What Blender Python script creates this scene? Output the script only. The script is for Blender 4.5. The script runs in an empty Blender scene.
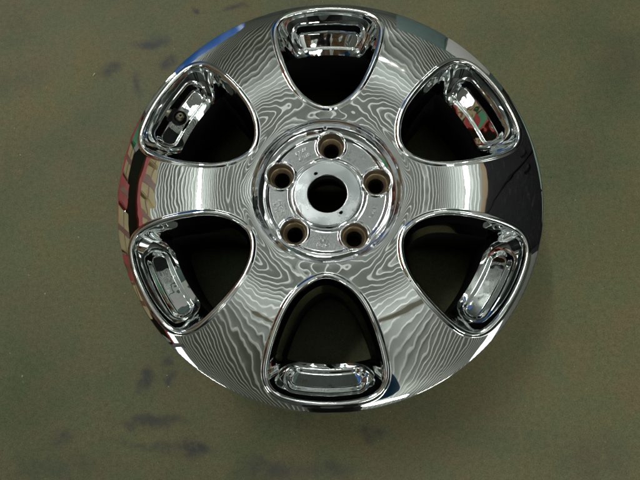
import bpy, bmesh, math, random
import numpy as np
from mathutils import Vector, Matrix

random.seed(4)
rng = np.random.default_rng(7)
scene = bpy.context.scene
PI = math.pi

# ------------------------------------------------------------------ camera
cam_data = bpy.data.cameras.new('camera')
cam = bpy.data.objects.new('camera', cam_data)
scene.collection.objects.link(cam)
scene.camera = cam
cam_data.sensor_width = 36.0
cam_data.lens = 36.0 * 560.0 / 640.0
cam_data.clip_start = 0.01
cam_data.clip_end = 200.0
CAM = Vector((0.0173, -0.185, 0.7551))
cam.matrix_world = (Matrix.Translation(CAM) @ Matrix.Rotation(0.2242, 4, 'X')
                    @ Matrix.Rotation(0.0413, 4, 'Y') @ Matrix.Rotation(-0.0005, 4, 'Z'))

# ------------------------------------------------------------------ world: dim indoor bounce
world = bpy.data.worlds.new('World')
scene.world = world
world.use_nodes = True
bg = world.node_tree.nodes['Background']
bg.inputs['Color'].default_value = (0.62, 0.72, 0.66, 1)
bg.inputs['Strength'].default_value = 0.10

scene.view_settings.view_transform = 'Standard'
scene.view_settings.look = 'None'
scene.view_settings.exposure = 0.0
scene.view_settings.gamma = 1.0
scene.view_settings.use_curve_mapping = False
scene.cycles.max_bounces = 12
scene.cycles.glossy_bounces = 8
scene.cycles.sample_clamp_indirect = 6.0
scene.cycles.use_denoising = True

ROOF_Z = 5.0


# ------------------------------------------------------------------ materials
class NT:
    def __init__(self, name):
        self.m = bpy.data.materials.new(name)
        self.m.use_nodes = True
        self.t = self.m.node_tree
        self.b = self.t.nodes['Principled BSDF']
        self.out = self.t.nodes['Material Output']

    def n(self, kind, **kw):
        nd = self.t.nodes.new(kind)
        for k, v in kw.items():
            if k in ('operation', 'blend_type', 'data_type', 'noise_dimensions', 'feature', 'distance', 'bands_direction', 'wave_type', 'interpolation_type'):
                setattr(nd, k, v)
            else:
                nd.inputs[k].default_value = v
        return nd

    def l(self, a, b):
        self.t.links.new(a, b)

    def ramp(self, fac, stops):
        r = self.t.nodes.new('ShaderNodeValToRGB')
        e = r.color_ramp.elements
        while len(e) < len(stops):
            e.new(0.5)
        for i, (p, c) in enumerate(stops):
            e[i].position = p
            e[i].color = c if len(c) == 4 else (*c, 1)
        self.l(fac, r.inputs[0])
        return r

    def coord(self):
        return self.t.nodes.new('ShaderNodeTexCoord').outputs['Object']

    def noise(self, co, scale, detail=4, rough=0.55):
        n = self.n('ShaderNodeTexNoise', Scale=scale, Detail=detail, Roughness=rough)
        self.l(co, n.inputs['Vector'])
        return n.outputs['Fac']

    def mix(self, fac, a, b, mode='MIX'):
        m = self.t.nodes.new('ShaderNodeMix')
        m.data_type = 'RGBA'
        m.blend_type = mode
        for sock, v in ((m.inputs[0], fac), (m.inputs[6], a), (m.inputs[7], b)):
            if hasattr(v, 'is_linked'):
                self.l(v, sock)
            elif isinstance(v, (int, float)):
                sock.default_value = v
            else:
                sock.default_value = (*v, 1)
        return m.outputs[2]

    def bump(self, h, strength, dist):
        b = self.n('ShaderNodeBump', Strength=strength, Distance=dist)
        self.l(h, b.inputs['Height'])
        self.l(b.outputs[0], self.b.inputs['Normal'])


def plain(name, col, rough=0.6, metal=0.0, var=0.15, scale=20.0, bump=0.0, spec=0.5):
    k = NT(name)
    k.b.inputs['Specular IOR Level'].default_value = spec
    co = k.coord()
    f = k.noise(co, scale)
    c = k.mix(f, tuple(x * (1 - var) for x in col), tuple(min(1, x * (1 + var)) for x in col))
    k.l(c, k.b.inputs['Base Color'])
    k.b.inputs['Roughness'].default_value = rough
    k.b.inputs['Metallic'].default_value = metal
    if bump:
        k.bump(k.noise(co, scale * 6), bump, 0.001)
    return k.m


def chrome_mat(name, col, r0, r1, scale, bump, dist=0.0004):
    k = NT(name)
    co = k.coord()
    k.b.inputs['Base Color'].default_value = (*col, 1)
    k.b.inputs['Metallic'].default_value = 1.0
    smear = k.ramp(k.noise(co, 14, 6, 0.7), [(0.45, (r0,) * 3), (0.75, (r1,) * 3)])
    k.l(smear.outputs[0], k.b.inputs['Roughness'])
    # dust and dried water spots
    spots = k.ramp(k.noise(co, 420, 3, 0.65), [(0.70, (0, 0, 0)), (0.76, (1, 1, 1))])
    film = k.ramp(k.noise(co, 9, 5, 0.7), [(0.5, (0.15,) * 3), (0.7, (1, 1, 1))])
    mul = k.n('ShaderNodeMath', operation='MULTIPLY')
    k.l(spots.outputs[0], mul.inputs[0])
    k.l(film.outputs[0], mul.inputs[1])
    d = k.n('ShaderNodeBsdfDiffuse', Color=(0.34, 0.33, 0.28, 1))
    mx = k.n('ShaderNodeMixShader')
    m2 = k.n('ShaderNodeMath', operation='MULTIPLY')
    k.l(mul.outputs[0], m2.inputs[0])
    m2.inputs[1].default_value = 0.4
    k.l(m2.outputs[0], mx.inputs[0])
    k.l(k.b.outputs[0], mx.inputs[1])
    k.l(d.outputs[0], mx.inputs[2])
    k.l(mx.outputs[0], k.out.inputs['Surface'])
    k.bump(k.noise(co, scale, 2, 0.5), bump, dist)
    return k.m


M_chrome = chrome_mat('chrome', (0.86, 0.88, 0.875), 0.012, 0.05, 55, 0.03, 0.0002)
M_pocket = chrome_mat('rough_cast_chrome', (0.78, 0.81, 0.81), 0.02, 0.06, 90, 0.04, 0.0003)
M_hub = chrome_mat('satin_chrome', (0.87, 0.89, 0.91), 0.05, 0.16, 120, 0.05, 0.0002)
M_flange = chrome_mat('cloudy_chrome', (0.62, 0.66, 0.68), 0.2, 0.42, 260, 0.2, 0.0003)
M_letter = chrome_mat('letter_chrome', (0.36, 0.355, 0.36), 0.3, 0.5, 500, 0.9, 0.0008)
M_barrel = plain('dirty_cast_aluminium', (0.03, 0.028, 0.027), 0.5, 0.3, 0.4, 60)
M_skirt = plain('dusty_shade_black', (0.012, 0.012, 0.012), 0.55, 0.0, 0.5, 90, 0.0, 0.1)  # black for the skirts that keep the window openings dark
M_valve = plain('valve_brass', (0.34, 0.31, 0.22), 0.35, 0.9, 0.3, 400)
M_rubber = plain('black_rubber', (0.008, 0.008, 0.008), 0.7, 0.0, 0.3, 200, 0.0, 0.1)
M_socket = plain('tarnished_socket', (0.44, 0.36, 0.24), 0.32, 0.75, 0.45, 160, 0.2)


def floor_mat():
    k = NT('workshop_concrete')
    co = k.coord()
    big = k.noise(co, 1.6, 6, 0.6)
    mid = k.noise(co, 7, 8, 0.65)
    fine = k.noise(co, 160, 6, 0.75)
    spk = k.noise(co, 600, 3, 0.7)
    c = k.ramp(big, [(0.3, (0.116, 0.127, 0.071)), (0.5, (0.137, 0.137, 0.070)), (0.7, (0.154, 0.144, 0.078))]).outputs[0]
    c2 = k.ramp(mid, [(0.28, (0.72, 0.80, 0.76)), (0.5, (1, 1, 1)), (0.75, (1.16, 1.10, 1.0))]).outputs[0]
    c = k.mix(1.0, c, c2, 'MULTIPLY')
    c3 = k.ramp(fine, [(0.3, (0.4, 0.44, 0.44)), (0.52, (1, 1, 1)), (0.75, (1.45, 1.38, 1.25))]).outputs[0]
    c = k.mix(0.45, c, c3, 'MULTIPLY')
    c4 = k.ramp(spk, [(0.32, (0.62, 0.6, 0.6)), (0.5, (1, 1, 1)), (0.74, (1.45, 1.4, 1.25))]).outputs[0]
    c = k.mix(0.9, c, c4, 'MULTIPLY')
    # pin holes, pale aggregate and hairline scratches
    v = k.n('ShaderNodeTexVoronoi', Scale=150, Randomness=1.0)
    k.l(co, v.inputs['Vector'])
    pin = k.ramp(v.outputs['Distance'], [(0.06, (0.45, 0.44, 0.42)), (0.16, (1, 1, 1))])
    sel = k.ramp(k.noise(co, 33, 3, 0.6), [(0.50, (0, 0, 0)), (0.62, (1, 1, 1))])
    c = k.mix(sel.outputs[0], c, k.mix(1.0, c, pin.outputs[0], 'MULTIPLY'))
    v2 = k.n('ShaderNodeTexVoronoi', Scale=90, Randomness=1.0)
    k.l(co, v2.inputs['Vector'])
    agg = k.ramp(v2.outputs['Distance'], [(0.05, (1, 1, 1)), (0.11, (0, 0, 0))])
    c = k.mix(agg.outputs[0], c, k.mix(1.0, c, (1.55, 1.5, 1.3), 'MULTIPLY'))
    for ang, sc_ in ((0.5, 1.0), (1.9, 1.4), (2.6, 0.8)):
        mp = k.t.nodes.new('ShaderNodeMapping')
        mp.inputs['Rotation'].default_value = (0, 0, ang)
        mp.inputs['Scale'].default_value = (260 * sc_, 5 * sc_, 1)
        k.l(co, mp.inputs['Vector'])
        sn = k.n('ShaderNodeTexNoise', Scale=1.0, Detail=2, Roughness=0.5)
        k.l(mp.outputs[0], sn.inputs['Vector'])
        sr = k.ramp(sn.outputs['Fac'], [(0.70, (0, 0, 0)), (0.76, (1, 1, 1))])
        sg_ = k.ramp(k.noise(co, 6 + 5 * sc_, 3, 0.6), [(0.5, (0, 0, 0)), (0.65, (0.7, 0.7, 0.7))])
        mu = k.n('ShaderNodeMath', operation='MULTIPLY')
        k.l(sr.outputs[0], mu.inputs[0])
        k.l(sg_.outputs[0], mu.inputs[1])
        c = k.mix(mu.outputs[0], c, k.mix(1.0, c, (1.3, 1.28, 1.22), 'MULTIPLY'))
    # colour drift between green and brown
    hue = k.noise(co, 28, 3, 0.6)
    c5 = k.ramp(hue, [(0.38, (0.90, 1.06, 0.97)), (0.62, (1.10, 0.97, 0.92))]).outputs[0]
    c = k.mix(0.6, c, c5, 'MULTIPLY')

    # dark smears at their places on the floor
    def smear(cx, cy, rx, ry, ang, amt, col=(0.038, 0.042, 0.048)):
        nonlocal c
        mp = k.t.nodes.new('ShaderNodeMapping')
        mp.vector_type = 'TEXTURE'
        mp.inputs['Location'].default_value = (cx, cy, 0)
        mp.inputs['Rotation'].default_value = (0, 0, ang)
        mp.inputs['Scale'].default_value = (rx, ry, 1)
        warp = k.n('ShaderNodeTexNoise', Scale=30, Detail=4)
        k.l(co, warp.inputs['Vector'])
        sub = k.n('ShaderNodeVectorMath', operation='SCALE')
        k.l(warp.outputs['Color'], sub.inputs[0])
        sub.inputs['Scale'].default_value = 0.035
        add = k.n('ShaderNodeVectorMath', operation='ADD')
        k.l(co, add.inputs[0])
        k.l(sub.outputs[0], add.inputs[1])
        off = k.n('ShaderNodeVectorMath', operation='SUBTRACT')
        k.l(add.outputs[0], off.inputs[0])
        off.inputs[1].default_value = (0.0175, 0.0175, 0)
        k.l(off.outputs[0], mp.inputs['Vector'])
        ln = k.n('ShaderNodeVectorMath', operation='LENGTH')
        k.l(mp.outputs[0], ln.inputs[0])
        g = k.ramp(ln.outputs['Value'], [(0.1, (1, 1, 1)), (1.0, (0, 0, 0))])
        g.color_ramp.interpolation = 'EASE'
        br = k.ramp(k.noise(co, 45, 5, 0.7), [(0.35, (0.25,) * 3), (0.52, (1, 1, 1))])
        mm = k.n('ShaderNodeMath', operation='MULTIPLY')
        k.l(g.outputs[0], mm.inputs[0])
        k.l(br.outputs[0], mm.inputs[1])
        m2 = k.n('ShaderNodeMath', operation='MULTIPLY')
        k.l(mm.outputs[0], m2.inputs[0])
        m2.inputs[1].default_value = amt * 0.95
        c = k.mix(m2.outputs[0], c, col)
    for s in SMEARS:
        smear(*s)
    k.l(c, k.b.inputs['Base Color'])
    ro = k.ramp(mid, [(0.3, (0.42,) * 3), (0.7, (0.62,) * 3)])
    k.l(ro.outputs[0], k.b.inputs['Roughness'])
    k.b.inputs['Specular IOR Level'].default_value = 0.3
    k.bump(fine, 0.25, 0.0006)
    return k.m


# x, y on the floor, half sizes, rotation, strength
def floor_at(px, py):
    """point of the floor that the photograph shows at pixel (px, py) of 640 x 480"""
    d = cam.matrix_world.to_3x3() @ Vector(((px - 320) / 560, -(py - 240) / 560, -1))
    t = -CAM.z / d.z
    return CAM + d * t


def sm(px, py, lx, ly, deg, amt):
    p = floor_at(px, py)
    return (p.x, p.y, lx * 0.00135, ly * 0.00135, math.radians(deg), amt)


SMEARS = [sm(112, 70, 20, 11, 38, 0.9), sm(150, 43, 34, 9, 6, 0.85), sm(168, 63, 14, 13, 20, 0.85),
          sm(137, 85, 9, 24, 5, 0.6), sm(196, 10, 7, 7, 0, 1.0), sm(236, 8, 26, 7, 8, 0.8),
          sm(144, 379, 14, 20, -38, 1.0), sm(170, 380, 10, 12, 0, 0.7), sm(152, 422, 55, 9, 0, 0.8),
          sm(196, 448, 22, 13, 0, 0.9), sm(60, 438, 22, 12, 10, 0.6), sm(270, 470, 50, 16, 0, 0.7),
          sm(160, 446, 60, 8, -5, 0.5), sm(372, 434, 16, 10, 0, 0.7), sm(330, 472, 40, 14, 5, 0.6),
          sm(20, 80, 60, 30, 20, 0.25), sm(60, 470, 90, 30, 5, 0.35), sm(625, 60, 40, 60, 0, 0.3),  # wide faint darkening near the floor's corners
          sm(600, 460, 60, 40, 0, 0.3), sm(15, 20, 50, 40, 0, 0.3), sm(168, 360, 8, 8, 0, 0.7)]
M_floor = floor_mat()


# ------------------------------------------------------------------ helpers
def obj(name, mesh, mat=None, parent=None, smooth=True):
    if mat is not None:
        mesh.materials.append(mat)
    o = bpy.data.objects.new(name, mesh)
    scene.collection.objects.link(o)
    if parent is not None:
        o.parent = parent
    if smooth:
        mesh.shade_smooth()
    return o


def mesh_from(name, verts, faces, weld=0.0):
    me = bpy.data.meshes.new(name)
    me.from_pydata([tuple(v) for v in verts], [], faces)
    me.update()
    if weld:
        bm = bmesh.new()
        bm.from_mesh(me)
        bmesh.ops.remove_doubles(bm, verts=bm.verts, dist=weld)
        bm.to_mesh(me)
        bm.free()
    return me


def lathe(name, prof, mat, parent=None, n=96, loc=(0, 0, 0), sharp=None):
    """revolve a list of (radius, z) round the z axis"""
    V, F = [], []
    m = len(prof)
    for i in range(n):
        a = 2 * PI * i / n
        for r, z in prof:
            V.append((r * math.cos(a), r * math.sin(a), z))
    for i in range(n):
        j = (i + 1) % n
        for k in range(m - 1):
            F.append((i * m + k, j * m + k, j * m + k + 1, i * m + k + 1))
    me = mesh_from(name, V, F, 1e-7)
    o = obj(name, me, mat, parent)
    o.location = loc
    if sharp:
        me.set_sharp_from_angle(angle=math.radians(sharp))
    return o


def box_bm(bm, c, s, rot=None):
    r = bmesh.ops.create_cube(bm, size=1.0)
    M = Matrix.Translation(c) @ (rot or Matrix.Identity(4)) @ Matrix.Diagonal((*s, 1))
    bmesh.ops.transform(bm, matrix=M, verts=r['verts'])
    return r['verts']


def box(name, c, s, mat, parent=None, bevel=0.0, rot=None):
    bm = bmesh.new()
    box_bm(bm, (0, 0, 0), s)
    if bevel:
        bmesh.ops.bevel(bm, geom=bm.edges[:], offset=bevel, segments=2, affect='EDGES')
    me = bpy.data.meshes.new(name)
    bm.to_mesh(me)
    bm.free()
    o = obj(name, me, mat, parent, smooth=False)
    o.location = c
    if rot:
        o.rotation_euler = rot
    return o


def empty(name, label, cat, loc, group=None):
    o = bpy.data.objects.new(name, None)
    o.empty_display_size = 0.05
    scene.collection.objects.link(o)
    o.location = loc
    o['label'] = label
    o['category'] = cat
    if group:
        o['group'] = group
    return o


# smooth waves used to make the plated casting slightly uneven
def waves(scale, n, seed):
    g = np.random.default_rng(seed)
    a = g.uniform(0, 2 * PI, n)
    k = 2 * PI / scale * g.uniform(0.6, 1.5, n)
    ph = g.uniform(0, 2 * PI, n)
    kx, ky = k * np.cos(a), k * np.sin(a)
    amp = 1.0 / k / math.sqrt(n / 2)

    def f(x, y):
        s = np.zeros_like(x)
        for i in range(n):
            s = s + amp[i] * np.sin(kx[i] * x + ky[i] * y + ph[i])
        return s          # rms slope about 1
    return f


wave_a = waves(0.050, 14, 3)
wave_b = waves(0.017, 22, 5)
wave_c = waves(0.009, 26, 9)

# ------------------------------------------------------------------ wheel dimensions (metres)
R_RIM = 0.2281
Z_FACE = 0.1905
R_HUB = 0.081
OUT = [(0.0935, 0), (0.0950, .009), (0.0995, .0185), (0.108, .0295), (0.121, .0400), (0.139, .0490), (0.160, .0565),
       (0.182, .0618), (0.198, .0622), (0.2095, .0570), (0.2175, .0470), (0.2222, .0320), (0.2245, .016), (0.2252, 0)]


def smooth_closed(pts, n):
    """Catmull-Rom through a closed list of points"""
    P = np.array(pts)
    m = len(P)
    out = []
    for i in range(m):
        p0, p1, p2, p3 = P[i - 1], P[i], P[(i + 1) % m], P[(i + 2) % m]
        for k in range(n):
            t = k / n
            out.append(0.5 * ((2 * p1) + (-p0 + p2) * t + (2 * p0 - 5 * p1 + 4 * p2 - p3) * t * t
                              + (-p0 + 3 * p1 - 3 * p2 + p3) * t ** 3))
    return np.array(out)


OUT = [(u * 0.985, v * 0.985) for u, v in OUT]
outline = smooth_closed([(u, v) for u, v in OUT] + [(u, -v) for u, v in OUT[-2:0:-1]], 24)
_t = np.roll(outline, -1, 0) - np.roll(outline, 1, 0)
_t /= np.linalg.norm(_t, axis=1)[:, None]
outline = outline - np.stack([-_t[:, 1], _t[:, 0]], 1) * 0.0042      # the pocket edge lies inside the bead
CU = 0.150


def star(poly, cu, phis):
    """radius of a closed outline about (cu, 0) in the directions phis"""
    d = poly - np.array([cu, 0])
    a = np.unwrap(np.arctan2(d[:, 1], d[:, 0]))
    r = np.hypot(d[:, 0], d[:, 1])
    if a[-1] < a[0]:
        a, r = a[::-1], r[::-1]
    a0 = a[0]
    a = np.append(a, a[0] + 2 * PI)
    r = np.append(r, r[0])
    ph = (phis - a0) % (2 * PI) + a0
    return np.interp(ph, a, r)


def sector_rho(cu, phis, r_in, r_out, half):
    """distance from (cu,0) to the border of an annular sector"""
    c, s = np.cos(phis), np.sin(phis)
    best = np.full(phis.shape, 9.0)
    b = cu * c
    best = np.minimum(best, -b + np.sqrt(b * b - cu * cu + r_out * r_out))
    disc = b * b - cu * cu + r_in * r_in
    ok = disc > 0
    t = -b - np.sqrt(np.where(ok, disc, 0))
    best = np.where(ok & (t > 0), np.minimum(best, t), best)
    for sg in (1, -1):                      # side lines at +-half
        nx, ny = -math.sin(half) * 1.0, math.cos(half) * sg
        den = nx * c + ny * s
        t = -(nx * cu) / np.where(np.abs(den) < 1e-9, 1e-9, den)
        best = np.where(t > 0, np.minimum(best, t), best)
    return best


def sector_phis(cu, r_in, r_out, half, n):
    base = list(np.linspace(0, PI, n // 2 + 1)[1:-1])
    for r in (r_in, r_out):
        a = math.atan2(r * math.sin(half), r * math.cos(half) - cu)
        i = int(np.argmin([abs(b - a) for b in base]))
        base[i] = a
    base = sorted(base)
    return np.array([0.0] + base + [PI] + [-b for b in base[::-1]])


def dist_to(poly, X, Y):
    D = np.full(X.shape, 9.0)
    for i in range(0, len(poly)):
        a = poly[i]
        b = poly[(i + 1) % len(poly)]
        ab = b - a
        L = float(ab @ ab)
        t = np.clip(((X - a[0]) * ab[0] + (Y - a[1]) * ab[1]) / L, 0, 1)
        D = np.minimum(D, np.hypot(X - a[0] - t * ab[0], Y - a[1] - t * ab[1]))
    return D


def sstep(a, b, x):
    t = np.clip((x - a) / (b - a), 0, 1)
    return t * t * (3 - 2 * t)


# radial height profile of the spoke face, from its slope
_sr = np.array([0.078, 0.084, 0.092, 0.105, 0.118, 0.132, 0.150, 0.175, 0.200, 0.215, 0.222, 0.226, 0.229])
_sl = np.array([-1.5, 0.0, 3.2, 7.4, 5.0, 0.0, -3.0, -5.5, -8.5, -11.5, -14., -16., -18.])
_rr = np.linspace(0.078, 0.2292, 900)
from itertools import accumulate


def smooth_interp(xq, xs, ys):
    # monotone-ish cubic via dense linear + gaussian blur
    g = np.interp(xq, xs, ys)
    k = np.exp(-0.5 * (np.arange(-36, 37) / 13.0) ** 2)
    k /= k.sum()
    gp = np.concatenate([np.full(36, g[0]), g, np.full(36, g[-1])])
    return np.convolve(gp, k, 'valid')


_ss = np.tan(np.radians(smooth_interp(_rr, _sr, _sl)))
_zz = np.concatenate([[0], np.cumsum((_ss[1:] + _ss[:-1]) / 2 * (_rr[1] - _rr[0]))])
_zz -= _zz.max()


def face_z(x, y, d):
    r = np.hypot(x, y)
    z = Z_FACE + np.interp(r, _rr, _zz)
    fade = sstep(0.2281, 0.220, r)
    z = z + fade * (wave_a(x, y) * 0.0030 + wave_b(x, y) * 0.0017 + wave_c(x, y) * 0.0008)
    # each spoke is slightly dished across its width
    th_ = np.arctan2(y, x)
    z = z + 0.60 * r * r * (1 - np.cos(6 * th_)) / 18 * sstep(0.081, 0.092, r) * sstep(0.215, 0.150, r)
    # raised bead, then a round shoulder into the window
    z = z + 0.0012 * sstep(0.0070, 0.0040, d) * sstep(0.2280, 0.2240, r)
    q = np.clip(d / 0.0038, 0, 1)
    z = z - 0.0038 * (1 - np.sqrt(np.clip(1 - (1 - q) ** 2, 0, 1)))
    return z


wheel = empty('chrome_wheel', 'large chrome six-spoke car wheel lying face up on the stained concrete floor', 'wheel', (0, 0, 0))

# ---- face: six sectors, each a band of rings between sector border and window outline
HALF = math.radians(30)
NPH, NR = 420, 64
phis = sector_phis(CU, R_HUB, R_RIM, HALF, NPH)
NPH = len(phis)
rho_o = sector_rho(CU, phis, R_HUB, R_RIM, HALF)
rho_i = star(outline, CU, phis)
s = np.linspace(0, 1, NR + 1)
s = 1 - (1 - s) ** 1.8
near = rho_o - rho_i < 0.012
V, F = [], []
P_in = None
for w in range(6):
    th = math.radians(90 + 60 * w)
    base = len(V)
    rho = rho_o[:, None] * (1 - s)[None] + rho_i[:, None] * s[None]
    U = CU + rho * np.cos(phis)[:, None]
    W = rho * np.sin(phis)[:, None]
    if w == 0:
        D = dist_to(outline, U, W)
    X = U * math.cos(th) - W * math.sin(th)
    Y = U * math.sin(th) + W * math.cos(th)
    Z = face_z(X, Y, D)
    V += list(zip(X.ravel().tolist(), Y.ravel().tolist(), Z.ravel().tolist()))
    for i in range(NPH):
        j = (i + 1) % NPH
        for k in range(NR):
            F.append((base + i * (NR + 1) + k, base + i * (NR + 1) + k + 1, base + j * (NR + 1) + k + 1, base + j * (NR + 1) + k))
me = mesh_from('spoke_face', V, F, 2e-6)
me.flip_normals() if me.polygons[0].normal.z < 0 else None
face = obj('spoke_face', me, M_chrome, wheel)

# ---- window pockets: steep wall, sloping ledge with a kidney recess, open bottom
R_LEDGE = 0.1815
bot = None


def pocket(w):
    th = math.radians(90 + 60 * w)
    n = 360
    ph = np.linspace(-PI, PI, n, endpoint=False)
    ro = star(outline, CU, ph)
    b = CU * np.cos(ph)
    arc = -b + np.sqrt(b * b - CU * CU + R_LEDGE * R_LEDGE)
    side = ro - 0.0085 + 0.0025 * np.cos(ph) * 0
    kk = 0.006
    h = np.clip(0.5 + 0.5 * (side - arc) / kk, 0, 1)
    rb = side * (1 - h) + arc * h - kk * h * (1 - h)
    NT_ = 96
    t = np.linspace(0, 1, NT_ + 1)
    L = ro - rb
    # path position: s metres from the top outline
    tw = np.clip(0.0095 / L, 0, 0.5)
    T = np.where(t[None] < 0.36, t[None] / 0.36 * tw[:, None], tw[:, None] + (t[None] - 0.36) / 0.64 * (1 - tw[:, None]))
    rho = ro[:, None] - L[:, None] * T
    U = CU + rho * np.cos(ph)[:, None]
    Wv = rho * np.sin(ph)[:, None]
    X = U * math.cos(th) - Wv * math.sin(th)
    Y = U * math.sin(th) + Wv * math.cos(th)
    D0 = np.zeros(n)
    ztop = face_z(X[:, 0], Y[:, 0], D0)
    zb = 0.1480
    wall = 0.0135
    tt = t[None]
    a = np.clip(tt / 0.36, 0, 1)
    # rounded: vertical at the top, fillet at the foot
    drop1 = wall * (a ** 0.85)
    f = np.clip((tt - 0.36) / 0.64, 0, 1)
    z_foot = ztop[:, None] - wall
    Z = np.where(tt < 0.36, ztop[:, None] - drop1, z_foot + (zb - z_foot) * f)
    # smooth the foot along the path
    for _ in range(14):
        Z[:, 1:-1] = 0.25 * Z[:, :-2] + 0.5 * Z[:, 1:-1] + 0.25 * Z[:, 2:]
    # kidney recess on the ledge
    rr = np.hypot(U, Wv)
    an = np.arctan2(Wv, U)
    rc = 0.1985
    ha = math.radians(8.6) * rc
    al = np.clip(np.abs(an) * rc - ha, 0, None)
    wd = 0.0092
    sd = np.hypot(al, rr - rc) - wd
    Z = Z - 0.0060 * sstep(0.0022, -0.0030, sd) + 0.0009 * np.exp(-((sd - 0.0028) / 0.0012) ** 2) * sstep(0.19, 0.196, rr)
    ledge = sstep(0.0045, 0.009, ro[:, None] - rho)
    Z = Z + ledge * (wave_c(X * 1.1, Y) * 0.008 + wave_b(X, Y) * 0.010)
    # skirt below the opening
    sk = []
    for dz, dr in ((0.0012, 0.0006), (0.003, 0.0016), (0.012, 0.003)):
        pass
    V = list(zip(X.ravel().tolist(), Y.ravel().tolist(), Z.ravel().tolist()))
    F = []
    for i in range(n):
        j = (i + 1) % n
        for k in range(NT_):
            F.append((i * (NT_ + 1) + k, i * (NT_ + 1) + k + 1, j * (NT_ + 1) + k + 1, j * (NT_ + 1) + k))
    me = mesh_from('window_pocket', V, F)
    o = obj('window_pocket', me, M_pocket, wheel)
    # unplated back edge of the casting, lengthened in black to block light below
    V, F = [], []
    lv = [(0.0, 0.0), (0.0010, 0.003), (0.0015, 0.020), (0.0030, 0.088), (0.008, 0.092)]
    for i in range(n):
        for dr, dz in lv:
            q = rho[i, -1] + dr
            u, v = CU + q * math.cos(ph[i]), q * math.sin(ph[i])
            V.append((u * math.cos(th) - v * math.sin(th), u * math.sin(th) + v * math.cos(th), Z[i, -1] - dz))
    m = len(lv)
    for i in range(n):
        j = (i + 1) % n
        for k in range(m - 1):
            F.append((i * m + k, i * m + k + 1, j * m + k + 1, j * m + k))
    obj('shade_back_edge', mesh_from('shade_back_edge', V, F), M_skirt, o)
    return o


pockets = [pocket(w) for w in range(6)]

# ---- hub bowl with five lug wells
LUG_R = 0.0555
LUG_HOLE = 0.0140
LUG_A = [14 + 72 * i for i in range(5)]
HZ = 0.1600
hub_prof_r = np.array([0.0365, 0.0385, 0.0405, 0.0420, 0.0440, 0.0640, 0.0655, 0.0675, 0.0685, 0.0700, 0.0745, 0.0790, 0.0800, 0.0810])
hub_prof_z = np.array([0.1600, 0.1586, 0.1590, 0.1604, 0.1610, 0.1612, 0.1625, 0.1650, 0.1643, 0.1646, 0.1668, 0.1710, 0.1745, 0.1760])
_hr = np.linspace(0.036, 0.0812, 500)
_hz = np.interp(_hr, hub_prof_r, hub_prof_z) + 0.008
kern = np.exp(-0.5 * (np.arange(-12, 13) / 4.5) ** 2)
kern /= kern.sum()
_hz = np.convolve(np.concatenate([np.full(12, _hz[0]), _hz, np.full(12, _hz[-1])]), kern, 'valid')
z_join = float(Z_FACE + np.interp(R_HUB, _rr, _zz))
_hz = _hz + (z_join - _hz[-1]) * sstep(0.0735, 0.0808, _hr)


def hub_z(x, y, d):
    r = np.hypot(x, y)
    z = np.interp(r, _hr, _hz)
    z = z + 0.0012 * sstep(0.0040, 0.0015, d) * sstep(0.074, 0.068, r)       # rim round each well
    z = z - 0.0016 * (1 - np.sqrt(np.clip(1 - (1 - np.clip(d / 0.0016, 0, 1)) ** 2, 0, 1)))
    z = z + wave_c(x * 1.3, y * 1.3) * 0.010 * sstep(0.0805, 0.076, r)
    return z


V, F = [], []
half5 = math.radians(36)
ph5 = sector_phis(LUG_R, 0.0365, R_HUB, half5, 240)
n5 = len(ph5)
ro5 = sector_rho(LUG_R, ph5, 0.0365, R_HUB, half5)
s5 = 1 - (1 - np.linspace(0, 1, 41)) ** 1.5
for a in LUG_A:
    th = math.radians(a)
    base = len(V)
    rho = ro5[:, None] * (1 - s5)[None] + LUG_HOLE * s5[None]
    U = LUG_R + rho * np.cos(ph5)[:, None]
    W = rho * np.sin(ph5)[:, None]
    X = U * math.cos(th) - W * math.sin(th)
    Y = U * math.sin(th) + W * math.cos(th)
    Z = hub_z(X, Y, rho - LUG_HOLE)
    V += list(zip(X.ravel().tolist(), Y.ravel().tolist(), Z.ravel().tolist()))
    m = len(s5)
    for i in range(n5):
        j = (i + 1) % n5
        for k in range(m - 1):
            F.append((base + i * m + k, base + i * m + k + 1, base + j * m + k + 1, base + j * m + k))
hub = obj('hub_bowl', mesh_from('hub_bowl', V, F, 2e-6), M_hub, wheel)

for a in LUG_A:
    th = math.radians(a)
    cx, cy = LUG_R * math.cos(th), LUG_R * math.sin(th)
    zt = float(hub_z(np.array([cx + 0.0001]), np.array([cy]), np.array([0.0]))[0])
    zt = 0.1684
    well = lathe('lug_hole', [(0.0140, zt), (0.0134, zt - 0.0012), (0.0129, zt - 0.004), (0.0125, zt - 0.0065), (0.0122, zt - 0.0066),
                              (0.0112, zt - 0.0082), (0.0092, zt - 0.0125), (0.0088, zt - 0.0135)],
                 M_socket, wheel, 64, (cx, cy, 0), 40)
    for v in well.data.vertices:
        if abs(v.co.z - zt) < 1e-6:
            v.co.z = float(hub_z(np.array([cx + v.co.x]), np.array([cy + v.co.y]), np.array([0.0]))[0])
    lathe('bolt_bore', [(0.0088, zt - 0.0135), (0.0084, zt - 0.016), (0.0084, zt - 0.036)], M_barrel, well, 48)

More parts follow.
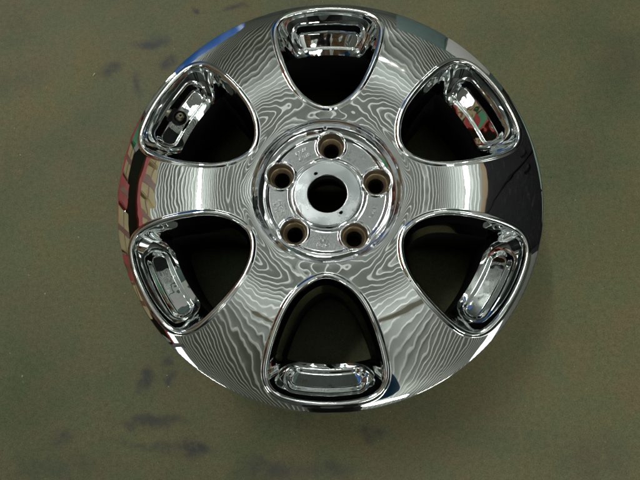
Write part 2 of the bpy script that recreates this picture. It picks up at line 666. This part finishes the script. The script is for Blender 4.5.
# ---- centre flange ring with bore and two small screw holes (shallow dents, dark put in by black cups)
BZ = 0.1715
fl_out, fl_in = 0.0368, 0.0212
holes = [(math.radians(119), 0.0263), (math.radians(-55), 0.0263)]
V, F = [], []
nA = 180
prof = [(fl_out, BZ - 0.0060), (fl_out, BZ - 0.0012), (fl_out - 0.0004, BZ - 0.0004), (fl_out - 0.0012, BZ)]
inner = [(fl_in + 0.0010, BZ), (fl_in + 0.0002, BZ - 0.0005), (fl_in, BZ - 0.0012)]
nmid = 34
mid = [(fl_out - 0.0012 + (fl_in + 0.0010 - fl_out + 0.0012) * k / nmid, BZ) for k in range(1, nmid)]
pr = prof + mid + inner
for i in range(nA):
    a = 2 * PI * i / nA
    for r, z in pr:
        x, y = r * math.cos(a), r * math.sin(a)
        for ha, hr in holes:
            d = math.hypot(x - hr * math.cos(ha), y - hr * math.sin(ha))
            if d < 0.0017:
                z -= 0.0075 * (1 - (d / 0.0017) ** 6)
        V.append((x, y, z))
m = len(pr)
for i in range(nA):
    j = (i + 1) % nA
    for k in range(m - 1):
        F.append((i * m + k, i * m + k + 1, j * m + k + 1, j * m + k))
flange = obj('centre_flange', mesh_from('centre_flange', V, F), M_flange, wheel)
flange.data.set_sharp_from_angle(angle=math.radians(50))
lathe('centre_bore', [(fl_in, BZ - 0.0012), (fl_in, BZ - 0.012), (fl_in + 0.001, BZ - 0.013), (0.0285, BZ - 0.022), (0.0285, BZ - 0.045)],
      M_barrel, wheel, 96, (0, 0, 0), 40)
for ha, hr in holes:
    lathe('screw_hole', [(0.0015, BZ + 0.0001), (0.0013, BZ - 0.0015), (0.0, BZ - 0.003)], M_rubber, flange, 20, (hr * math.cos(ha), hr * math.sin(ha), 0))

# ---- rim flange and barrel
Z_R = Z_FACE + float(np.interp(R_RIM, _rr, _zz))
lathe('rim_lip', [(R_RIM, Z_R), (R_RIM + 0.0005, Z_R - 0.0002), (R_RIM + 0.0009, Z_R - 0.0006), (R_RIM + 0.0012, Z_R - 0.0014), (R_RIM + 0.0012, Z_R - 0.006), (0.2285, 0.1700), (0.2262, 0.1630), (0.2200, 0.1580)],
      M_chrome, wheel, 420)
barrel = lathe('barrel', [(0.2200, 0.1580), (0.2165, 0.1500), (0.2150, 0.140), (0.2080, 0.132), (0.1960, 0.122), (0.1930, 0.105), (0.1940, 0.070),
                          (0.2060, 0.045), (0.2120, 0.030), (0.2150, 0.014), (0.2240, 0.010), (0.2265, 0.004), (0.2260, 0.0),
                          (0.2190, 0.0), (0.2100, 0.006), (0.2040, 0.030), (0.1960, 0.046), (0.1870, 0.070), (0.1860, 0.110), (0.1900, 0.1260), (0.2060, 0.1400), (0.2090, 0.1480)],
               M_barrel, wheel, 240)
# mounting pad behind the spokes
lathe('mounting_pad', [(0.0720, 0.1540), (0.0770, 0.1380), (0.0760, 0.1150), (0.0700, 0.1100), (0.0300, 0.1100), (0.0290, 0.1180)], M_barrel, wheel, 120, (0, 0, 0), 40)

# ---- tyre valve in the upper left pocket
va = math.radians(150.6)
vr = 0.1985
vb = Vector((vr * math.cos(va), vr * math.sin(va), 0.1575))
valve = bpy.data.objects.new('valve', None)
scene.collection.objects.link(valve)
valve.parent = wheel
valve.location = vb
valve.rotation_euler = (0, math.radians(-24), va)
lathe('valve_seat', [(0.0082, -0.002), (0.0081, 0.0020), (0.0075, 0.0028), (0.0066, 0.0024), (0.0062, -0.0005), (0.0, -0.0008)], M_rubber, valve, 48)
lathe('valve_stem', [(0.0050, -0.0005), (0.0047, 0.0040), (0.0042, 0.0070), (0.0032, 0.0085), (0.0030, 0.0130), (0.0027, 0.0136), (0.0016, 0.0136), (0.0015, 0.0080)], M_valve, valve, 32)
lathe('valve_core', [(0.0015, 0.0095), (0.0, 0.0098)], M_rubber, valve, 16)


# ---- cast lettering on the hub pad, reading round the hub
def word(text, ang, r, size, rot_extra=0.0, depth=0.0006, z=0.1697):
    cu = bpy.data.curves.new('cast_lettering', 'FONT')
    cu.body = text
    cu.size = size
    cu.align_x = 'CENTER'
    cu.align_y = 'CENTER'
    cu.extrude = depth
    cu.bevel_depth = 0.00008
    cu.space_character = 1.1
    tmp = bpy.data.objects.new('cast_lettering', cu)
    scene.collection.objects.link(tmp)
    dg = bpy.context.evaluated_depsgraph_get()
    me = bpy.data.meshes.new_from_object(tmp.evaluated_get(dg))
    bpy.data.objects.remove(tmp)
    me.materials.clear()
    # bend the line of text along the circle
    for v in me.vertices:
        a = -v.co.x / r
        q = r + v.co.y
        v.co = Vector((q * math.sin(-a), q * math.cos(a) - r, v.co.z))
    o = obj('cast_lettering', me, M_letter, wheel, smooth=False)
    o.location = (r * math.cos(ang), r * math.sin(ang), z)
    o.rotation_euler = (0, 0, ang - PI / 2 + rot_extra)
    return o


word('17X6', math.radians(121), 0.0572, 0.0062)
word('4HUB', math.radians(121), 0.0500, 0.0055)
word('58LT', math.radians(195), 0.0580, 0.0052)
word('MADE', math.radians(195), 0.0520, 0.0052)
word('34780', math.radians(266), 0.0575, 0.0054)
word('T 5B', math.radians(266), 0.0510, 0.0054)
word('JAPAN', math.radians(-22), 0.0535, 0.0050)
word('U', math.radians(92), 0.0742, 0.0070, z=0.1765)

# ------------------------------------------------------------------ floor
fl = box('floor', (0, 0, -0.05), (24, 24, 0.1), M_floor)
fl['kind'] = 'structure'

# ------------------------------------------------------------------ debris on the floor
M_chip = plain('straw_chip', (0.62, 0.55, 0.30), 0.7)
M_dust = plain('pale_grit', (0.42, 0.39, 0.24), 0.8)


# ------------------------------------------------------------------ workshop roof and walls seen in the chrome
M_roof = plain('green_grey_roof_sheet', (0.33, 0.36, 0.34), 0.55, 0.0, 0.1, 3)
M_rib = plain('white_roof_rib', (0.86, 0.89, 0.88), 0.45, 0.0, 0.06, 3)
M_wall = plain('grey_green_wall', (0.13, 0.15, 0.14), 0.8, 0.0, 0.3, 2)


def emit(name, col, s_):
    k = NT(name)
    k.b.inputs['Base Color'].default_value = (0.8, 0.8, 0.8, 1)
    k.b.inputs['Emission Color'].default_value = (*col, 1)
    k.b.inputs['Emission Strength'].default_value = s_
    return k.m


M_tube = emit('lit_tube', (1.0, 1.0, 0.95), 84.0)
M_soft_tube = emit('softly_lit_tube', (1.0, 1.0, 0.99), 62.0)
M_panel = emit('lit_diffuser', (0.97, 1.0, 0.96), 3.2)
M_case = plain('white_lamp_case', (0.8, 0.8, 0.78), 0.4)

roof = box('roof', (0, 0, ROOF_Z + 0.06), (20, 20, 0.1), M_roof)
roof['kind'] = 'structure'
bm = bmesh.new()
PITCH = 0.125
xx = -9.0
while xx < 9.0:
    box_bm(bm, (xx, 0, ROOF_Z - 0.018), (0.024, 19.9, 0.03))
    xx += PITCH
me = bpy.data.meshes.new('roof_rib')
bm.to_mesh(me)
bm.free()
ribs = obj('roof_rib', me, M_rib, roof, smooth=False)
ribs.matrix_parent_inverse = Matrix.Translation(roof.location).inverted()
ribs['kind'] = 'stuff'
for nm, c, s_ in (('wall_left', (-10.05, 0, 2.6), (0.1, 20, 5.3)), ('wall_right', (10.05, 0, 2.6), (0.1, 20, 5.3)),
                  ('wall_back', (0, 10.05, 2.6), (20.2, 0.1, 5.3)), ('wall_front', (0, -10.05, 2.6), (20.2, 0.1, 5.3))):
    o = box(nm, c, s_, M_wall)
    o['kind'] = 'structure'


def strip_light(x, y, rz, label, L=1.5, tubes=2, mat=None, drop=0.9):
    side = 'left' if x < -1 else 'right' if x > 1 else 'middle'
    rowp = 'front' if y < -1 else 'back' if y > 4 else 'centre'
    t = empty('strip_light', label + ', in the %s row, %s' % (rowp, side), 'ceiling light', (x, y, ROOF_Z - drop), 'bare tube strip lights under the roof')
    t.rotation_euler = (0, 0, rz)
    box('lamp_case', (0, 0, 0.05), (0.07, L, 0.05), M_case, t, 0.006)
    for k in range(tubes):
        xo = (k - (tubes - 1) / 2) * 0.14
        tb = lathe('tube', [(0.0, -L / 2 + 0.02), (0.019, -L / 2 + 0.02), (0.019, L / 2 - 0.02), (0.0, L / 2 - 0.02)], mat or M_tube, t, 16, (xo, 0, 0.0))
        tb.rotation_euler = (PI / 2, 0, 0)


def roof_light(x, y, rz, w=0.7, L=1.9):
    t = empty('roof_light', 'pale glowing translucent roof sheet at the %s %s of the ribbed roof' % ('far' if y > 0 else 'near', 'left' if x < 0 else 'right'), 'roof light', (x, y, ROOF_Z + 0.004), 'translucent sheets in the roof')
    t.rotation_euler = (0, 0, rz)
    box('translucent_sheet', (0, 0, 0.0), (w, L, 0.008), M_panel, t)


LIGHTS = [(0.8, -2.8, 0), (3.6, 1.6, 0), (-4.2, 1.2, 0), (3.4, -4.5, 0), (-4.2, -4.5, 0), (0.2, 6.0, 0), (4.5, 6.5, 0), (-5.0, 6.5, 0)]
for i, (x, y, rz) in enumerate(LIGHTS):
    strip_light(x, y, PI / 2, 'lit fluorescent strip light hanging under the ribbed workshop roof')
for x, y, rz in ((-4, 4, 0), (4, 4, 0), (-4, -2, 0), (4, -2, 0)):
    roof_light(x, y, rz)


def uplighter(x, y, rz, power, L=1.9):
    """open trough that throws its light up on the roof sheets"""
    t = empty('uplighter', 'white trough lamp lighting the ribbed roof, hung %s' % {(-1.4, 1.6): 'left of the wheel', (1.5, 1.6): 'right of the wheel', (0.0, 3.4): 'beyond the wheel'}.get((x, y), 'straight above the wheel'), 'ceiling light', (x, y, ROOF_Z - 0.62), 'trough lamps lighting the roof')
    t.rotation_euler = (0, 0, rz)
    V = [(sx, sy * L / 2, sz) for sy in (-1, 1) for sx, sz in ((-0.085, 0.05), (-0.05, 0.0), (0.05, 0.0), (0.085, 0.05))]
    F = [(k, k + 1, k + 5, k + 4) for k in range(3)]
    obj('lamp_case', mesh_from('lamp_case', V, F), M_case, t, smooth=False)
    tb = lathe('tube', [(0.0, -L / 2 + 0.02), (0.019, -L / 2 + 0.02), (0.019, L / 2 - 0.02), (0.0, L / 2 - 0.02)], M_soft_tube, t, 16, (0, 0, 0.03))
    tb.rotation_euler = (PI / 2, 0, 0)
    if power:
        box('diffuser', (0, 0, -0.008), (0.13, L - 0.1, 0.012), emit('lit_diffuser', (1.0, 1.0, 0.96), power), t)


for x, y, rz, power in ((-1.4, 1.6, 0, 75.0), (1.5, 1.6, 0, 7.0), (0.0, 3.4, PI / 2, 7.0), (0.0, -0.1, PI / 2, 0)):
    uplighter(x, y, rz, power)

# ------------------------------------------------------------------ the photographer, mirrored in the chrome
M_skin = plain('skin', (0.55, 0.36, 0.25), 0.5, 0.0, 0.08, 60)
M_hair = plain('dark_hair', (0.03, 0.022, 0.018), 0.6, 0.0, 0.4, 150)
M_vest = plain('black_cloth', (0.018, 0.018, 0.02), 0.85, 0.0, 0.35, 60)
M_sleeve = plain('blue_cloth', (0.02, 0.16, 0.55), 0.8, 0.0, 0.15, 60)
M_shoe = plain('brown_leather', (0.10, 0.06, 0.035), 0.5)
M_lens = plain('lens_glass', (0.01, 0.01, 0.015), 0.05)
M_body = plain('grey_camera_body', (0.10, 0.11, 0.12), 0.35, 0.6)
M_flash = plain('flash_window', (0.9, 0.9, 0.9), 0.2)


def skinned(name, pts, edges, root, mat, parent=None, sub=2):
    """pts: (x, y, z, radius); grown with a skin modifier into one continuous surface"""
    me = bpy.data.meshes.new(name)
    me.from_pydata([p[:3] for p in pts], edges, [])
    o = bpy.data.objects.new(name, me)
    scene.collection.objects.link(o)
    if parent:
        o.parent = parent
    o.modifiers.new('skin', 'SKIN')
    o.modifiers.new('smooth', 'SUBSURF').levels = sub
    o.modifiers['smooth'].render_levels = sub
    sv = me.skin_vertices[0].data
    for i, p in enumerate(pts):
        r = p[3] if isinstance(p[3], tuple) else (p[3], p[3])
        sv[i].radius = r
        sv[i].use_root = (i == root)
    dg = bpy.context.evaluated_depsgraph_get()
    m2 = bpy.data.meshes.new_from_object(o.evaluated_get(dg))
    o.modifiers.clear()
    o.data = m2
    m2.materials.clear()
    m2.materials.append(mat)
    m2.shade_smooth()
    return o


def chain(start, n):
    return [(start + i, start + i + 1) for i in range(n - 1)]


PX, PY = 0.93, CAM.y
person = empty('person', 'person in a black vest and blue sleeves leaning over the wheel, holding a small camera', 'person', (CAM.x, CAM.y - (PX - CAM.x), 0))
person.rotation_euler = (0, 0, -PI / 2)


def local(pts):
    return [(p[0] - PX, p[1] - PY, p[2], *p[3:]) for p in pts]


# body: pelvis, spine, neck, head; legs; arms with hands and fingers, one continuous surface
pts = [(0.98, PY, 0.93, 0.125), (0.93, PY, 1.04, 0.120), (0.82, PY, 1.16, 0.125), (0.68, PY, 1.26, 0.125), (0.58, PY, 1.32, 0.055),
       (0.525, PY, 1.36, 0.055), (0.465, PY, 1.40, 0.085), (0.425, PY, 1.445, 0.078)]
edges = chain(0, 8)
for sg in (1, -1):
    b = len(pts)
    pts += [(0.98, PY + sg * 0.10, 0.88, 0.095), (0.95, PY + sg * 0.13, 0.50, 0.062), (0.985, PY + sg * 0.15, 0.30, 0.056), (1.0, PY + sg * 0.15, 0.10, 0.040)]
    edges += [(0, b), (b, b + 1), (b + 1, b + 2), (b + 2, b + 3)]
camw = CAM.copy()
for sg in (1, -1):
    b = len(pts)
    wy = camw.y + sg * 0.085
    pts += [(0.64, PY + sg * 0.165, 1.27, 0.062), (0.47, PY + sg * 0.24, 1.04, 0.046), (0.32, PY + sg * 0.18, 0.93, 0.040), (0.155, wy + sg * 0.02, 0.835, 0.027)]
    edges += [(3, b), (b, b + 1), (b + 1, b + 2), (b + 2, b + 3)]
    pts += [(0.105, wy + sg * 0.012, 0.812, 0.030), (0.07, wy + sg * 0.008, 0.800, 0.031)]
    edges += [(b + 3, b + 4), (b + 4, b + 5)]
    # four fingers round the edge of the camera, thumb behind it
    for k in range(4):
        fb = len(pts)
        ln = (0.9, 1.0, 0.95, 0.78)[k]
        x0 = 0.072 - k * 0.019
        pts += [(x0, wy + sg * 0.004, 0.795, 0.0095), (x0 - 0.006, wy - sg * 0.002, 0.775, 0.0088), (x0 - 0.010, wy - sg * 0.024 * ln, 0.762, 0.0080), (x0 - 0.011, wy - sg * 0.040 * ln, 0.7625, 0.0070)]
        edges += [(b + 5, fb), (fb, fb + 1), (fb + 1, fb + 2), (fb + 2, fb + 3)]
    fb = len(pts)
    pts += [(0.082, wy - sg * 0.022, 0.812, 0.011), (0.058, wy - sg * 0.040, 0.808, 0.0095), (0.036, wy - sg * 0.048, 0.803, 0.0085)]
    edges += [(b + 4, fb), (fb, fb + 1), (fb + 1, fb + 2)]
body = skinned('body', local(pts), edges, 0, M_skin, person)

# clothes follow the body
vp = [(0.98, PY, 0.92, (0.15, 0.14)), (0.93, PY, 1.04, (0.145, 0.145)), (0.82, PY, 1.16, (0.165, 0.145)), (0.69, PY, 1.255, (0.165, 0.135)), (0.62, PY, 1.30, (0.08, 0.08)),
      (0.66, PY + 0.15, 1.27, 0.085), (0.66, PY - 0.15, 1.27, 0.085)]
skinned('vest', local(vp), [(0, 1), (1, 2), (2, 3), (3, 4), (3, 5), (3, 6)], 0, M_vest, person)
tp = [(0.985, PY, 0.95, 0.148)]
te = []
for sg in (1, -1):
    b = len(tp)
    tp += [(0.98, PY + sg * 0.10, 0.86, 0.112), (0.95, PY + sg * 0.13, 0.50, 0.082), (0.985, PY + sg * 0.15, 0.28, 0.074), (1.0, PY + sg * 0.15, 0.07, 0.072)]
    te += [(0, b), (b, b + 1), (b + 1, b + 2), (b + 2, b + 3)]
skinned('trousers', local(tp), te, 0, M_vest, person)
for sg in (1, -1):
    wy = camw.y + sg * 0.085
    sp = [(0.645, PY + sg * 0.16, 1.275, 0.080), (0.47, PY + sg * 0.24, 1.04, 0.062), (0.32, PY + sg * 0.18, 0.93, 0.054), (0.165, wy + sg * 0.021, 0.842, 0.040)]
    skinned('sleeve', local(sp), chain(0, 4), 0, M_sleeve, person)
    sh = [(1.02, PY + sg * 0.15, 0.045, 0.045), (0.95, PY + sg * 0.155, 0.042, 0.048), (0.83, PY + sg * 0.165, 0.034, 0.040)]
    skinned('shoe', local(sh), chain(0, 3), 0, M_shoe, person)

# head details: hair cap, ears, nose, eyes (the head bends down towards the camera)
hd = Matrix.Translation((0.445 - PX, 0, 1.422)) @ Matrix.Rotation(math.radians(-125), 4, 'Y')


def head_piece(name, c, r, mat):
    bm = bmesh.new()
    bmesh.ops.create_uvsphere(bm, u_segments=20, v_segments=14, radius=1.0, matrix=hd @ Matrix.Translation(c) @ Matrix.Diagonal((*r, 1)))
    m_ = bpy.data.meshes.new(name)
    bm.to_mesh(m_)
    bm.free()
    return obj(name, m_, mat, person)


head_piece('hair', (-0.022, 0, 0.018), (0.088, 0.082, 0.103), M_hair)
head_piece('nose', (0.093, 0, -0.012), (0.017, 0.012, 0.022), M_skin)
for sg in (1, -1):
    head_piece('ear', (0.004, sg * 0.080, -0.008), (0.018, 0.008, 0.030), M_skin)
    head_piece('eye', (0.076, sg * 0.031, 0.010), (0.011, 0.013, 0.009), M_flash)
head_piece('mouth', (0.084, 0, -0.050), (0.008, 0.024, 0.006), plain('lips', (0.42, 0.18, 0.15), 0.5))

# the compact camera that takes the picture: its lens is where the view is taken from
cm = empty('compact_camera', 'small grey compact camera held in both hands above the wheel', 'camera', (0, 0, 0))
cm.matrix_world = cam.matrix_world.copy()
box('camera_body', (0.0, 0, 0.036), (0.125, 0.060, 0.022), M_body, cm, 0.005)
lathe('lens_barrel', [(0.0, 0.026), (0.024, 0.026), (0.024, 0.016), (0.0205, 0.016), (0.0205, 0.007), (0.0175, 0.006), (0.0165, 0.008)], M_body, cm, 48)
lathe('lens_glass', [(0.0165, 0.008), (0.010, 0.0068), (0.0, 0.0065)], M_lens, cm, 32)
box('flash', (-0.042, 0.018, 0.0245), (0.020, 0.010, 0.003), M_flash, cm, 0.001)

# ------------------------------------------------------------------ goods beside the wheel, seen as colours in its rim
M_card = plain('cream_cardboard', (0.60, 0.50, 0.27), 0.8)
M_red = plain('red_paint', (0.50, 0.045, 0.04), 0.45)
M_green = plain('green_plastic', (0.08, 0.36, 0.18), 0.4)
M_blue = plain('blue_plastic', (0.0, 0.15, 0.66), 0.4)
M_steel = plain('dark_steel', (0.06, 0.06, 0.065), 0.5, 0.5)


def rack(x, y, rz, label):
    t = empty('storage_rack', label, 'rack', (x, y, 0))
    t.rotation_euler = (0, 0, rz)
    for px_ in (-1.0, 1.0):
        for py_ in (-0.25, 0.25):
            box('post', (px_, py_, 1.1), (0.05, 0.05, 2.2), M_steel, t)
    for z in (0.25, 1.0, 1.75):
        for py_ in (-0.25, 0.25):
            box('beam', (0, py_, z), (1.95, 0.04, 0.09), M_red, t)
        box('shelf', (0, 0, z + 0.06), (1.95, 0.44, 0.02), M_steel, t)
    return t


rack(-1.75, 0.15, PI / 2, 'dark steel storage rack with red beams left of the wheel')
gi = 0
M_tape = plain('brown_tape', (0.22, 0.09, 0.05), 0.35)
NTH = ['first', 'second', 'third', 'fourth', 'fifth', 'sixth', 'seventh', 'eighth']
for z in (0.33, 1.08, 1.83):
    yy = -0.72
    gi = 0
    while yy < 0.8:
        wd = random.uniform(0.22, 0.38)
        hh = random.uniform(0.26, 0.5)
        mt, nm, cl = random.choice([(M_card, 'box', 'cream cardboard box'), (M_card, 'box', 'cream cardboard box'), (M_card, 'box', 'cream cardboard box'), (M_card, 'box', 'cream cardboard box'), (M_green, 'crate', 'green plastic crate'), (M_red, 'box', 'red box')])
        yc = 0.15 + yy + wd / 2
        o = box('storage_' + nm, (-1.72, yc, z + hh / 2), (0.34, wd - 0.03, hh), mt, None, 0.008)
        shelf = {0.33: 'bottom', 1.08: 'middle', 1.83: 'top'}[z]
        o['label'] = '%s, %s from the near end of the %s shelf of the storage rack' % (cl, NTH[gi], shelf)
        o['category'] = nm
        o['group'] = 'boxes and crates on the storage rack'
        yy += wd
        gi += 1
        if nm == 'box':
            box('tape', (0.1702, 0, 0), (0.003, 0.05, hh - 0.01), M_tape, o)
            box('tape', (0.1706, 0, 0.04), (0.0025, wd - 0.04, 0.03), M_tape, o)


def barrel_thing(x, y, label, mat, r=0.29, h=0.92):
    t = empty('drum', label, 'drum', (x, y, 0))
    lathe('drum_shell', [(0, 0.0), (r - 0.02, 0.0), (r, 0.02), (r, 0.28), (r + 0.012, 0.30), (r, 0.32), (r, 0.60), (r + 0.012, 0.62), (r, 0.64), (r, h - 0.02), (r - 0.02, h), (r - 0.03, h - 0.015)], mat, t, 64)
    lathe('drum_lid', [(r - 0.03, h - 0.015), (0.06, h - 0.015), (0.055, h + 0.004), (0, h + 0.004)], mat, t, 48)


barrel_thing(-0.85, 1.45, 'blue plastic drum standing behind and left of the wheel', M_blue)

lk = empty('locker_stand_in', 'tall black stand-in shaped as a locker, added unseen right of the wheel to mirror dark in the chrome', 'locker', (1.20, 0.50, 0))  # unseen stand-in, added so the right spoke mirrors a dark patch
M_locker = plain('scuffed_black_paint', (0.016, 0.016, 0.018), 0.8, 0.0, 0.8, 30, 0.0, 0.06)
_k = M_locker.node_tree
_b = _k.nodes['Principled BSDF']
_src = _b.inputs['Base Color'].links[0].from_socket
_tc = _k.nodes.new('ShaderNodeTexCoord')
_n = _k.nodes.new('ShaderNodeTexNoise')
_n.inputs['Scale'].default_value = 22
_n.inputs['Detail'].default_value = 9
_n.inputs['Roughness'].default_value = 0.75
_k.links.new(_tc.outputs['Object'], _n.inputs['Vector'])
_r = _k.nodes.new('ShaderNodeValToRGB')
_r.color_ramp.elements[0].position = 0.56
_r.color_ramp.elements[1].position = 0.72
_r.color_ramp.elements[1].color = (0.8, 0.8, 0.8, 1)
_k.links.new(_n.outputs['Fac'], _r.inputs[0])
_m = _k.nodes.new('ShaderNodeMix')
_m.data_type = 'RGBA'
_k.links.new(_r.outputs[0], _m.inputs[0])
_k.links.new(_src, _m.inputs[6])
_m.inputs[7].default_value = (0.10, 0.10, 0.105, 1)
_k.links.new(_m.outputs[2], _b.inputs['Base Color'])
box('carcass', (0.02, 0, 1.0), (0.46, 0.95, 2.0), M_locker, lk, 0.006)
for sg in (1, -1):
    d_ = box('door', (-0.222, sg * 0.237, 1.02), (0.018, 0.465, 1.88), M_locker, lk, 0.003)
    box('handle', (-0.018, -sg * 0.19, 0.0), (0.02, 0.02, 0.14), M_locker, d_, 0.003)
box('trim', (-0.2345, 0.0, 0.72), (0.004, 0.93, 0.035), plain('pale_green_trim', (0.35, 0.52, 0.45), 0.4), lk)

# ------------------------------------------------------------------ bits lying on the floor
bm = bmesh.new()
rr_ = random.Random(12)
for i in range(45):
    p = floor_at(rr_.uniform(-10, 650), rr_.uniform(-10, 490))
    sz = rr_.choice([0.0006, 0.0007, 0.0008, 0.0013])
    v = bmesh.ops.create_icosphere(bm, subdivisions=1, radius=sz)['verts']
    bmesh.ops.transform(bm, verts=v, matrix=Matrix.Translation((p.x, p.y, sz * 0.4)) @ Matrix.Rotation(rr_.uniform(0, 3), 4, 'Z') @ Matrix.Diagonal((rr_.uniform(0.7, 1.7), 0.8, 0.6, 1)))
me = bpy.data.meshes.new('grit')
bm.to_mesh(me)
bm.free()
g = obj('grit', me, M_dust, None)
g['kind'] = 'stuff'
g['label'] = 'tiny pale grit scattered over the stained floor'
p = floor_at(95.5, 73.5)
ch = lathe('wood_chip', [(0.0, 0.0), (0.0011, 0.0004), (0.0013, 0.002), (0.0010, 0.0055), (0.0, 0.0065)], M_chip, None, 7, (p.x, p.y, 0.0012))
ch.rotation_euler = (PI / 2, 0, math.radians(-28))
ch['label'] = 'tiny pale wood chip lying on the floor at the upper left of the wheel'
ch['category'] = 'wood chip'

tb_ = box('tan_box', (1.20, 0.50, 2.075), (0.42, 0.80, 0.15), plain('tan_cardboard', (0.50, 0.36, 0.22), 0.8), None, 0.006)  # added for the tan strip mirrored beside the dark patch
tb_['label'] = 'flat tan box added unseen on top of the black stand-in, to mirror as a tan strip'
tb_['category'] = 'box'
cb = empty('machine_cabinet', 'teal grey steel machine cabinet standing beyond the wheel on the right', 'cabinet', (1.35, 2.1, 0))
cb.rotation_euler = (0, 0, math.radians(-30))
M_teal = plain('teal_grey_paint', (0.10, 0.17, 0.16), 0.4, 0.0, 0.3, 8)
box('carcass', (0, 0, 0.85), (1.5, 0.6, 1.7), M_teal, cb, 0.01)
for k in range(3):
    dr = box('door', (-0.5 + 0.5 * k, -0.306, 0.85), (0.48, 0.014, 1.6), M_case if k == 1 else M_teal, cb, 0.003)
    box('handle', (0.19, -0.015, 0), (0.02, 0.02, 0.16), M_teal if k == 1 else M_case, dr, 0.003)
